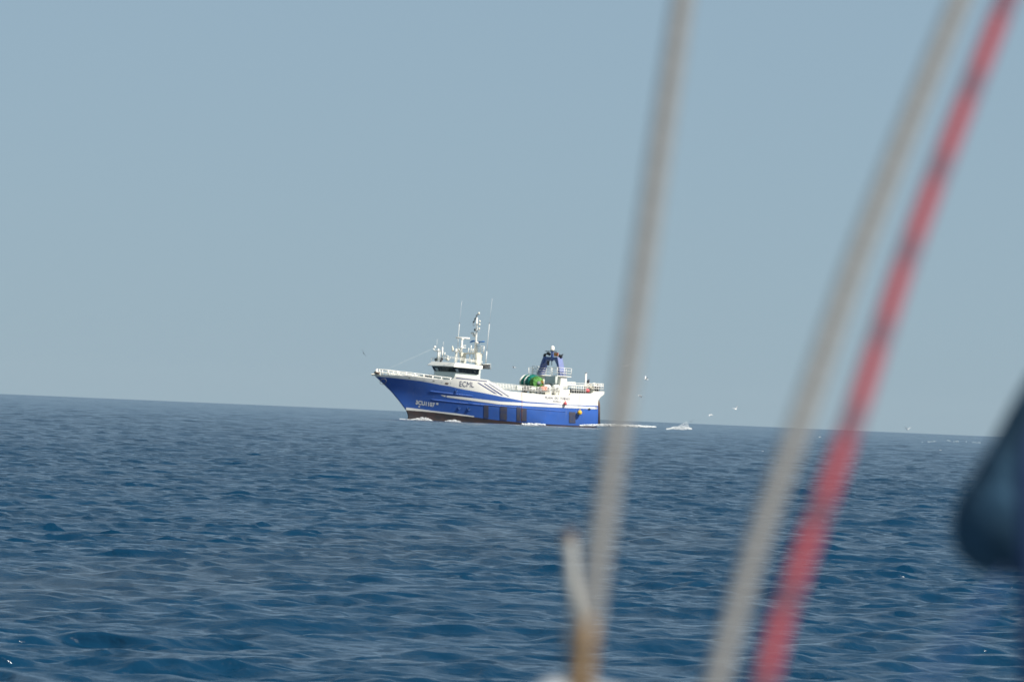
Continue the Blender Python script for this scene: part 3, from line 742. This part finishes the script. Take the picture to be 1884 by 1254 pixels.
def crate(u, v, y, s_, mat_, label):
    e = ship_frame('fish_crate', label, 'crate'); c = P(u, v, y); lx, ly, lz = s_
    MB().box(c.x - lx, c.x + lx, c.y - ly, c.y + ly, c.z - lz, c.z + lz * .7).build('body', M[mat_], e, bevel=.02)
    MB().box(c.x - lx - .03, c.x + lx + .03, c.y - ly - .03, c.y + ly + .03, c.z + lz * .702, c.z + lz).build('rim', M[mat_], e)
crate(1000, 714.5, 3.2, (.40, .25, .26), 'orange', 'orange crate behind the rail, between green net and white winch')
crate(993, 716.5, 3.3, (.26, .2, .2), 'dark', 'dark crate beside the orange crate behind the rail')
crate(968, 715, 2.6, (.5, .3, .3), 'dark', 'dark crate behind the side rail below the teal net')
crate(954, 713.5, 2.4, (.35, .3, .26), 'teal_white', 'pale grey crate behind the side rail, ahead of the dark one')
crate(1056, 719, 3.0, (.40, .3, .25), 'dark', 'dark crate by the aft rail just behind the white pedestal')
crate(1067, 719.6, 3.0, (.45, .3, .25), 'dark', 'dark crate at the aft rail in front of the pink float')
blob('net_float', 1080, 718.4, 3.2, (.34, .3, .27), 'pink', 'pink red float lying on the stern deck behind the rail', 'float')
sp_ = ship_frame('stern_pole', 'white pole standing on the stern deck of the trawler', 'pole')
MB().tube([P(1075.6, 724, 2.6), P(1078.4, 686.5, 2.6)], [.13, .10], 8).build('tube', M['white'], sp_, True)
MB().ball(P(1078.5, 686, 2.6), (.12, .12, .08)).build('cap', M['grey'], sp_, True)
ship_thing(MB().tube([P(1081.4, 706, 2.4), P(1082.2, 701, 2.4), P(1083.6, 697.8, 2.4)], [.12, .16, .07], 7).build('furled_flag', M['dark'], None, True), 'dark furled flag behind the white stern pole', 'flag')
ra = random.Random(3)
rope_pile = MB()
for k in range(9):
    cu_, cv_, ry = ra.uniform(1081, 1095), ra.uniform(709, 718), ra.uniform(1.2, 3.0)
    rr_ = ra.uniform(.25, .5); c = P(cu_, cv_, ry); tl_ = ra.uniform(-.8, .8)
    rope_pile.tube([c + Vector((rr_ * math.cos(t * .5), rr_ * math.sin(t * .5) * .5, rr_ * .8 * math.sin(t * .5 + tl_))) for t in range(13)], .07, 6)
ship_thing(rope_pile.build('rope_pile', M['cream'], None, True), 'heap of pale ropes and hoses on the stern deck behind the pink float', 'ropes')
blob('gear_bag', 1099, 713.5, 2.8, (.32, .3, .42), 'dark', 'dark bundle against the aftermost stern rail', 'bundle', .3)
T('stern_ladder', [(1049, 724, 3.7), (1044, 729, 3.75)], .05, 'rust')
# rusty stern corner and its dark recess
for (u, v0, v1, y, r_) in ((1101.4, 736, 781, 3.2, .20),):
    MB().tube([P(u - 1.5, v0, y), P(u - .3, v0 + 7, y), P(u, v1, y)], [.16, r_, r_], 8).build('stern_post', M['rust'], ship, True)
MB().tube([P(1096.5, 747, 3.75), P(1097, 753, 3.75)], .05, 5).build('stern_fitting', M['navy'], ship)
MB().ball(P(1084.5, 752, 3.85), (.16, .08, .12)).build('mooring_chock', M['dark'], ship, True)
# buoys hanging over the side
def buoy(name, u, v, r, mat_, label, rope_to):
    e = ship_frame(name, label, 'buoy'); c = P(u, v, 3.85 + r)
    MB().ball(c, (r, r, r * 1.06), 16, 12).build('float', M[mat_], e, True)
    MB().tube([c + Vector((0, 0, r)), c + Vector((0, 0, r + .12))], .07, 8).build('eye', M[mat_], e, True)
    MB().tube([c + Vector((0, 0, r + .1)), P(*rope_to)], .02, 5).build('lanyard', M['pale'], e, True)
buoy('mooring_buoy', 1066.7, 758.8, .27, 'yellow', 'round yellow buoy hanging over the blue hull near the stern', (1067.6, 724, 3.86))
buoy('mooring_buoy', 1040.2, 742.3, .19, 'pink', 'pinkish red buoy hanging below the painted ship name', (1041, 727, 3.86))
hl = ship_thing(MB().tube([P(960.4, 721, 3.86), P(960.6, 740, 3.86), P(959.6, 776, 3.9)], .014, 5).build('hanging_line', M['orange'], None, True), 'thin orange line hanging down the hull amidships', 'rope')

# ------------------------------------------------------------------ foam and spray
def lump(mb, c, r, flat=.6):
    "a small faceted lump of foam"
    vs = []
    for d in ((0, 0, 1), (.9, 0, .1), (.28, .85, .1), (-.73, .53, .1), (-.73, -.53, .1), (.28, -.85, .1), (0, 0, -.8)):
        q = r * rnd.uniform(.7, 1.3); vs.append((c[0] + d[0] * q, c[1] + d[1] * q, c[2] + d[2] * q * flat))
    mb.add(vs, [(0, 1, 2), (0, 2, 3), (0, 3, 4), (0, 4, 5), (0, 5, 1), (6, 2, 1), (6, 3, 2), (6, 4, 3), (6, 5, 4), (6, 1, 5)])
def foam_px(name, outline, n_, s0, s1, rmin, rmax, label, cat, material='foam', gaps=0.0, flat=.6):
    "foam lumps filling the outline (u, v_top, v_bottom) at a distance between s0 and s1"
    mb = MB(); us = [o[0] for o in outline]
    for _ in range(n_):
        u = rnd.uniform(us[0], us[-1])
        vt = np.interp(u, us, [o[1] for o in outline]); vb = np.interp(u, us, [o[2] for o in outline])
        if vb - vt < .3: continue
        if gaps and mnoise.noise(Vector((u * .13, 3.1, .5))) < gaps * .5 - .15: continue
        v = vt + (vb - vt) * rnd.random() ** .7
        t = (u - us[0]) / (us[-1] - us[0])
        lump(mb, at(u, v, s0 + (s1 - s0) * t + rnd.uniform(-.5, .5)), rnd.uniform(rmin, rmax), flat)
    o = mb.build(name, M[material], None, True)
    return tag(o, label, cat, kind='stuff')
dist = lambda p: (ship_loc + rotm @ Vector(p) - CAM).dot(D_)
d_bow = dist((24.0, .5, .3)); d_mid = dist((18.5, 3.6, 0)); d_stern = dist((0, 3.8, 0))
foam_px('bow_foam', [(736, 769.5, 775), (745, 771, 776), (760, 771, 777), (768, 769, 778), (776, 766.8, 779), (785, 768, 779), (793, 771, 779), (801, 776, 780)], 1500,
        d_bow - 1.5, d_mid - 3.0, .03, .10, 'white bow wave foaming against the trawler stem', 'foam')
foam_px('side_foam', [(818, 774.2, 778), (828, 771.6, 779), (838, 771.8, 779), (849, 775.4, 779.5)], 520, d_mid - 2.5, d_mid - 2.0, .03, .085, 'short white foam patch along the dark boot top', 'foam')
foam_px('stern_foam', [(960, 778.6, 781), (990, 778.0, 782), (1004, 780.2, 782)], 160, d_stern - 9.5, d_stern - 8, .06, .13, 'thin streak of foam under the aft hull', 'foam')
foam_px('wake', [(1066, 781.6, 783), (1090, 780, 783.6), (1110, 779.4, 783.6), (1150, 780.6, 784.4), (1185, 782.4, 785.8), (1206, 784.6, 786)], 2200, d_stern - 3, d_stern + 3, .05, .13, 'white wake trailing astern of the trawler', 'foam', flat=.45)
foam_px('splash', [(1226, 788, 789.6), (1234, 786.5, 789.6), (1239, 783.5, 789), (1243, 783.6, 789.6), (1250, 784.4, 790), (1258, 783, 790.4), (1265, 784, 789.6), (1273, 787.4, 789.4)], 900, 1006, 1014, .022, .06, 'white water thrown up beside the wake end', 'splash')
foam_px('spray', [(1247, 784, 786), (1254, 779, 785), (1260, 776, 784), (1263.5, 774.5, 783), (1267, 781, 784)], 420, 1006, 1014, .012, .034, 'fine pale spray plume rising from the splash', 'spray', 'spray')
foam_px('whitecap', [(1696, 812.4, 813.6), (1712, 811.4, 813.2), (1737, 808.4, 810), (1741, 808.2, 810.2), (1750, 811, 812.4), (1768, 810.6, 813.2), (1790, 812.4, 814), (1800, 812.3, 815), (1818, 812.6, 815)], 330, 760, 760, .03, .065, 'distant broken white crest near the navy bundle', 'whitecap', 'thin_foam', gaps=.5, flat=.35)

# ------------------------------------------------------------------ gulls
M['gull_white'] = mat('gull_white', (0.80, 0.79, 0.76), 0.7)
M['gull_grey'] = mat('gull_grey', (0.50, 0.52, 0.54), 0.7)
M['gull_dark'] = mat('gull_dark', (0.10, 0.11, 0.12), 0.7)
def gull_mesh(name, raise_, elbow, bodym, wingm, tipm, folded=False):
    mb = MB()
    prof = [(-.30, .01), (-.24, .035), (-.12, .065), (0, .08), (.10, .075), (.17, .05), (.21, .05), (.25, .04), (.28, .018), (.33, .006)]
    nseg = 10; vs = []; fs = []
    for i, (x, r) in enumerate(prof):
        for k in range(nseg):
            a = 2 * math.pi * k / nseg
            vs.append((x, r * math.cos(a), r * .95 * math.sin(a) + (.03 if x > .15 else 0)))
    for i in range(len(prof) - 1):
        for k in range(nseg): fs.append((i * nseg + k, i * nseg + (k + 1) % nseg, (i + 1) * nseg + (k + 1) % nseg, (i + 1) * nseg + k))
    mb.add(vs, fs, 0)
    mb.hexa([(-.42, -.07, -.008), (-.24, -.03, -.008), (-.24, .03, -.008), (-.42, .07, -.008)], [(-.42, -.07, .004), (-.24, -.03, .012), (-.24, .03, .012), (-.42, .07, .004)], 0)
    for sd in (1, -1):
        if folded:
            mb.hexa([(-.36, sd * .03, .0), (.12, sd * .07, .0), (.12, sd * .09, .03), (-.36, sd * .04, .02)], [(-.40, sd * .02, .03), (.10, sd * .04, .075), (.08, sd * .06, .08), (-.38, sd * .03, .04)], 1)
            continue
        st = [(.05, 0.02, .13, -.10, 0)]
        y1, z1 = .05 + .28 * math.cos(raise_), .03 + .28 * math.sin(raise_)
        y2, z2 = y1 + .34 * math.cos(raise_ - elbow), z1 + .34 * math.sin(raise_ - elbow)
        st = [(.04, .03, .12, -.09), (y1, z1, .17, -.03), (y1 * .45 + y2 * .55, z1 * .45 + z2 * .55, .12, -.04), (y2, z2, -.02, -.06)]
        vs = []
        for (y, z, xl, xt) in st: vs += [(xl, sd * y, z), (xt, sd * y, z - .005), (xt, sd * y, z + .005), (xl, sd * y, z + .02)]
        for i in range(3):
            a = i * 4
            mb.add(vs[a:a + 8], [(0, 1, 5, 4), (1, 2, 6, 5), (2, 3, 7, 6), (3, 0, 4, 7)] + ([(4, 5, 6, 7)] if i == 2 else []), 1 if i < 2 else 2)
    o = mb.build(name, [M[bodym], M[wingm], M[tipm]], None, False)
    col.objects.unlink(o); return o
kinds = {'glide': gull_mesh('gull', R(18), R(26), 'gull_white', 'gull_white', 'gull_grey'),
         'flap': gull_mesh('gull', R(48), R(14), 'gull_white', 'gull_white', 'gull_grey'),
         'down': gull_mesh('gull', R(4), R(40), 'gull_white', 'gull_white', 'gull_grey'),
         'darkv': gull_mesh('gull', R(42), R(-6), 'gull_dark', 'gull_dark', 'gull_dark'),
         'darkbank': gull_mesh('gull', R(8), R(12), 'gull_dark', 'gull_dark', 'gull_dark'),
         'sit': gull_mesh('gull', 0, 0, 'gull_white', 'gull_white', 'gull_grey', True)}
gl = [(669, 649.5, 930, 'darkbank', 100, 58, 'dark bird banking alone off the trawler bow'),
      (945.5, 675.8, 960, 'glide', 170, 10, 'white gull gliding between the wheelhouse and the gantry'),
      (1153, 672.5, 985, 'glide', 60, -20, 'gull half hidden behind the steeper grey rope'),
      (1189, 697.5, 950, 'flap', 200, -12, 'white gull flapping just right of the steeper grey rope'),
      (1178, 728, 990, 'down', 150, 14, 'gull lower down beside the steeper grey rope'),
      (1308, 763, 1000, 'down', 150, -10, 'gull skimming just above the horizon right of the splash'),
      (1353.5, 752.5, 930, 'flap', 60, -24, 'gull with one wing raised, highest right of the splash'),
      (1271.5, 775.5, 1005, 'darkv', 90, 4, 'dark bird with wings in a V over the splash'),
      (1669.5, 790, 900, 'flap', 110, 8, 'white gull low over the horizon right of the red rope')]
for (u, v, s_, k, yaw, bank, lab) in gl:
    o = kinds[k].copy(); col.objects.link(o); o.location = at(u, v, s_)
    o.scale = (.72, .72, .72); o.rotation_euler = (R(bank), 0, R(yaw)); tag(o, lab, 'bird', 'seabirds round the trawler')
SIT = [(1403, 831, 'white bird afloat between the two grey ropes'), (1730, 828.5, 'white bird afloat below the distant white crest'), (1508, 804, 'white bird afloat just below the horizon between grey and red ropes')]
for (u, v, lab) in SIT:
    d = ray(u, v); s_ = 250.0
    while s_ < 1500 and (CAM + d * s_).z > sea_z((CAM + d * s_).x, (CAM + d * s_).y) + .05: s_ += .5
    o = kinds['sit'].copy(); col.objects.link(o); p = CAM + d * s_
    o.location = (p.x, p.y, p.z + .04); o.rotation_euler = (0, 0, R(rnd.uniform(120, 240)))
    sc_ = 5 * s_ / FPX / .75; o.scale = (sc_, sc_, sc_); tag(o, lab, 'bird', 'seabirds round the trawler')

# ------------------------------------------------------------------ lines and gear of the near sailing boat
def rope_mat(name, c, c2, scale, tracer=None):
    mt = bpy.data.materials.new(name); mt.use_nodes = True
    n = mt.node_tree.nodes; l = mt.node_tree.links; b = n['Principled BSDF']; b.inputs['Roughness'].default_value = .85
    tc = n.new('ShaderNodeTexCoord'); wv = n.new('ShaderNodeTexWave'); wv.wave_type = 'BANDS'; wv.bands_direction = 'DIAGONAL'
    wv.inputs['Scale'].default_value = scale; wv.inputs['Distortion'].default_value = 1.0
    l.new(tc.outputs['Object'], wv.inputs['Vector'])
    rp = n.new('ShaderNodeValToRGB'); rp.color_ramp.elements[0].color = (*c2, 1); rp.color_ramp.elements[1].color = (*c, 1)
    rp.color_ramp.elements[0].position = .08; rp.color_ramp.elements[1].position = .35
    l.new(wv.outputs[0], rp.inputs[0]); l.new(rp.outputs[0], b.inputs['Base Color'])
    bp = n.new('ShaderNodeBump'); bp.inputs['Distance'].default_value = .0015
    w2 = n.new('ShaderNodeTexWave'); w2.inputs['Scale'].default_value = 60; w2.bands_direction = 'DIAGONAL'
    l.new(tc.outputs['Object'], w2.inputs['Vector']); l.new(w2.outputs[0], bp.inputs['Height']); l.new(bp.outputs[0], b.inputs['Normal'])
    return mt
M['rope_grey'] = rope_mat('grey_rope', (0.160, 0.157, 0.150), (0.14, 0.138, 0.132), 14)
M['rope_red'] = rope_mat('red_rope', (0.22, 0.036, 0.048), (0.12, 0.038, 0.056), 5.6)
M['rope_pale'] = mat('pale_rope', (0.34, 0.335, 0.315), .85, .2, .08, 200)
M['tape'] = mat('brown_tape', (0.30, 0.17, 0.055), .6, .4, .25, 60)
M['cord'] = mat('grey_cord', (0.17, 0.17, 0.15), .8)
M['navy_cloth'] = mat('navy_cloth', (0.030, 0.075, 0.125), .85, .2, .5, 22, bump=.012)
M['navy_cloth_2'] = mat('navy_cloth_strip', (0.045, 0.075, 0.17), .85, .2, .3, 9)
M['blue_cord'] = mat('blue_cord', (0.025, 0.055, 0.19), .8)
M['deck_white'] = mat('white_gelcoat', (0.55, 0.55, 0.54), .35, .5, .08, 12)
M['tape_shade'] = mat('tape_shade_grey', (0.045, 0.05, 0.055), .8)  # dark grey standing for shadow
def near_rope(name, pts, s, dia, material, label, up=1.3, down=.7, lean=0.0):
    P_ = [at(u, v, s + lean * (627 - v) / 627) for u, v in pts]
    t0 = (P_[0] - P_[1]).normalized(); t1 = (P_[-1] - P_[-2]).normalized()
    P_ = [P_[0] + t0 * up] + P_ + [P_[-1] + t1 * down]
    L = []
    for i in range(len(P_) - 1):
        for k in range(6): L.append(P_[i].lerp(P_[i + 1], k / 6))
    L.append(P_[-1])
    for _ in range(4):
        L = [L[0]] + [L[i - 1] * .25 + L[i] * .5 + L[i + 1] * .25 for i in range(1, len(L) - 1)] + [L[-1]]
    c = P_[len(P_) // 2]
    o = MB().tube([p - c for p in L], dia / 2, 14).build(name, M[material], None, True); o.location = c
    return tag(o, label, 'rope')
near_rope('rope', [(1256, 0), (1210, 300), (1181, 500), (1138, 780), (1104, 1000), (1068, 1254)], 3.5, .0086, 'rope_grey', 'blurred grey rope standing steepest, crossing the picture behind the brown taped rope end', lean=.25)
near_rope('rope', [(1766, 0), (1670, 233), (1570, 491), (1469, 788), (1391, 1000), (1317, 1254)], 3.45, .0086, 'rope_grey', 'blurred grey rope slanting close alongside the red rope', lean=.25)
near_rope('rope', [(1851, 0), (1732, 300), (1658, 499), (1566, 784), (1491, 983), (1435, 1142), (1406, 1254)], 3.5, .0086, 'rope_red', 'blurred red rope with dark flecks slanting up to the right', lean=.25)
# rope end lashed with brown tape beside the steep grey rope
re_ = tag(empty('rope_end', at(1070, 1254, 3.15)), 'pale upright rope end with brown tape round its foot', 'rope end')
def loc(pts, s): return [at(u, v, s) - re_.location for u, v in pts]
MB().tube(loc([(1047, 990), (1049, 1010), (1052, 1060), (1058, 1110), (1067, 1150), (1076, 1190)], 4.8), [.0036, .0040, .0042, .0042, .0042, .0040], 12).build('strand', M['rope_pale'], re_, True)
MB().tube(loc([(1046, 976), (1047, 992)], 4.8), [.0036, .0044], 12).build('whipping', M['rust'], re_, True)
MB().tube(loc([(1085, 1140), (1081, 1170), (1074, 1215), (1069, 1254), (1063, 1340)], 3.12), [.0018, .0026, .0030, .0032, .0032], 12).build('tape_wrap', M['tape'], re_, True)
MB().tube(loc([(1054, 1140), (1054, 1180), (1057, 1225), (1058, 1340)], 3.17), [.0018, .0025, .0025, .0025], 10).build('tape_shade', M['tape_shade'], re_, True)  # dark tube added as the shadow on the left of the tape
wf = tag(empty('deck_fitting', at(1080, 1312, 3.45)), 'rounded white fitting just showing at the bottom edge under the brown tape', 'boat fitting')
MB().ball((0, 0, 0), (.026, .03, .0105), 18, 12, jit=.1).build('dome', M['deck_white'], wf, True)
MB().ball(at(1018, 1277, 3.43) - wf.location, (.007, .008, .0050), 14, 10).build('knob', M['deck_white'], wf, True)
# thin lifeline cord across the near field
L = [at(u, v, s_) for u, v, s_ in ((-900, 1190, 1.55), (-300, 1130, 1.7), (0, 1092, 1.8), (300, 1062, 1.95), (600, 1026, 2.15), (850, 996, 2.4), (1050, 985, 2.7), (1250, 990, 3.05), (1395, 1003, 3.42))]
tag(MB().tube(L, [.00034] * 9, 8).build('cord', M['cord'], None, True), 'thin grey cord, very blurred, sagging across the water at the left', 'rope')
# navy cloth bundle at the right edge
s_b = 4.2; sk = s_b / FPX
prof = [(620, 1935, 60), (700, 1886, 75), (750, 1857, 92), (800, 1831, 105), (850, 1803, 116), (890, 1777, 124), (925, 1756, 130), (960, 1747, 132), (995, 1749, 127), (1022, 1760, 114), (1045, 1781, 88), (1060, 1812, 48)]
vs = []; fs = []; nu = 36
for i, (v, ul, hw) in enumerate(prof):
    for k in range(nu):
        a = 2 * math.pi * k / nu
        f = 1 + .06 * math.sin(3 * a + v * .006) + .07 * mnoise.noise(Vector((math.cos(a) * 2, math.sin(a) * 2, v * .008)))
        c = at(ul + hw, v, s_b)
        vs.append(c + R_ * (hw * sk * math.cos(a) * (f if math.cos(a) > -.5 else 1)) + D_ * (hw * sk * .9 * math.sin(a) * f))
for i in range(len(prof) - 1):
    for k in range(nu): fs.append((i * nu + k, i * nu + (k + 1) % nu, (i + 1) * nu + (k + 1) % nu, (i + 1) * nu + k))
fs.append(tuple(range(nu))); fs.append(tuple((len(prof) - 1) * nu + k for k in range(nu)))
bun = empty('cloth_bundle', at(1885, 900, s_b)); tag(bun, 'dark navy cloth bundle hanging in at the right edge', 'sail bag')
bo = MB().add([Vector(p) - bun.location for p in vs], fs).build('cloth', M['navy_cloth'], bun, True)
ms = bo.modifiers.new('s', 'SUBSURF'); ms.levels = ms.render_levels = 1
tag(MB().tube([at(1940, 770, 4.0), at(1922, 830, 3.9), at(1917, 900, 3.9), at(1924, 1254, 3.9), at(1926, 1700, 3.9)], [.0100, .0110, .0115, .0112, .0112], 16).build('navy_post', M['navy_cloth_2'], None, True), 'upright navy cloth roll running down the right border in front of the bundle', 'sail cover')
tag(MB().tube([at(1846, 1044, 4.0), at(1822, 1100, 2.6), at(1770, 1175, 2.2), at(1700, 1262, 2.0), at(1600, 1400, 1.9)], [.0006, .0005, .00042, .0004, .0004], 8).build('blue_cord', M['blue_cord'], None, True), 'faint thin blue cord trailing down from the navy bundle', 'rope')
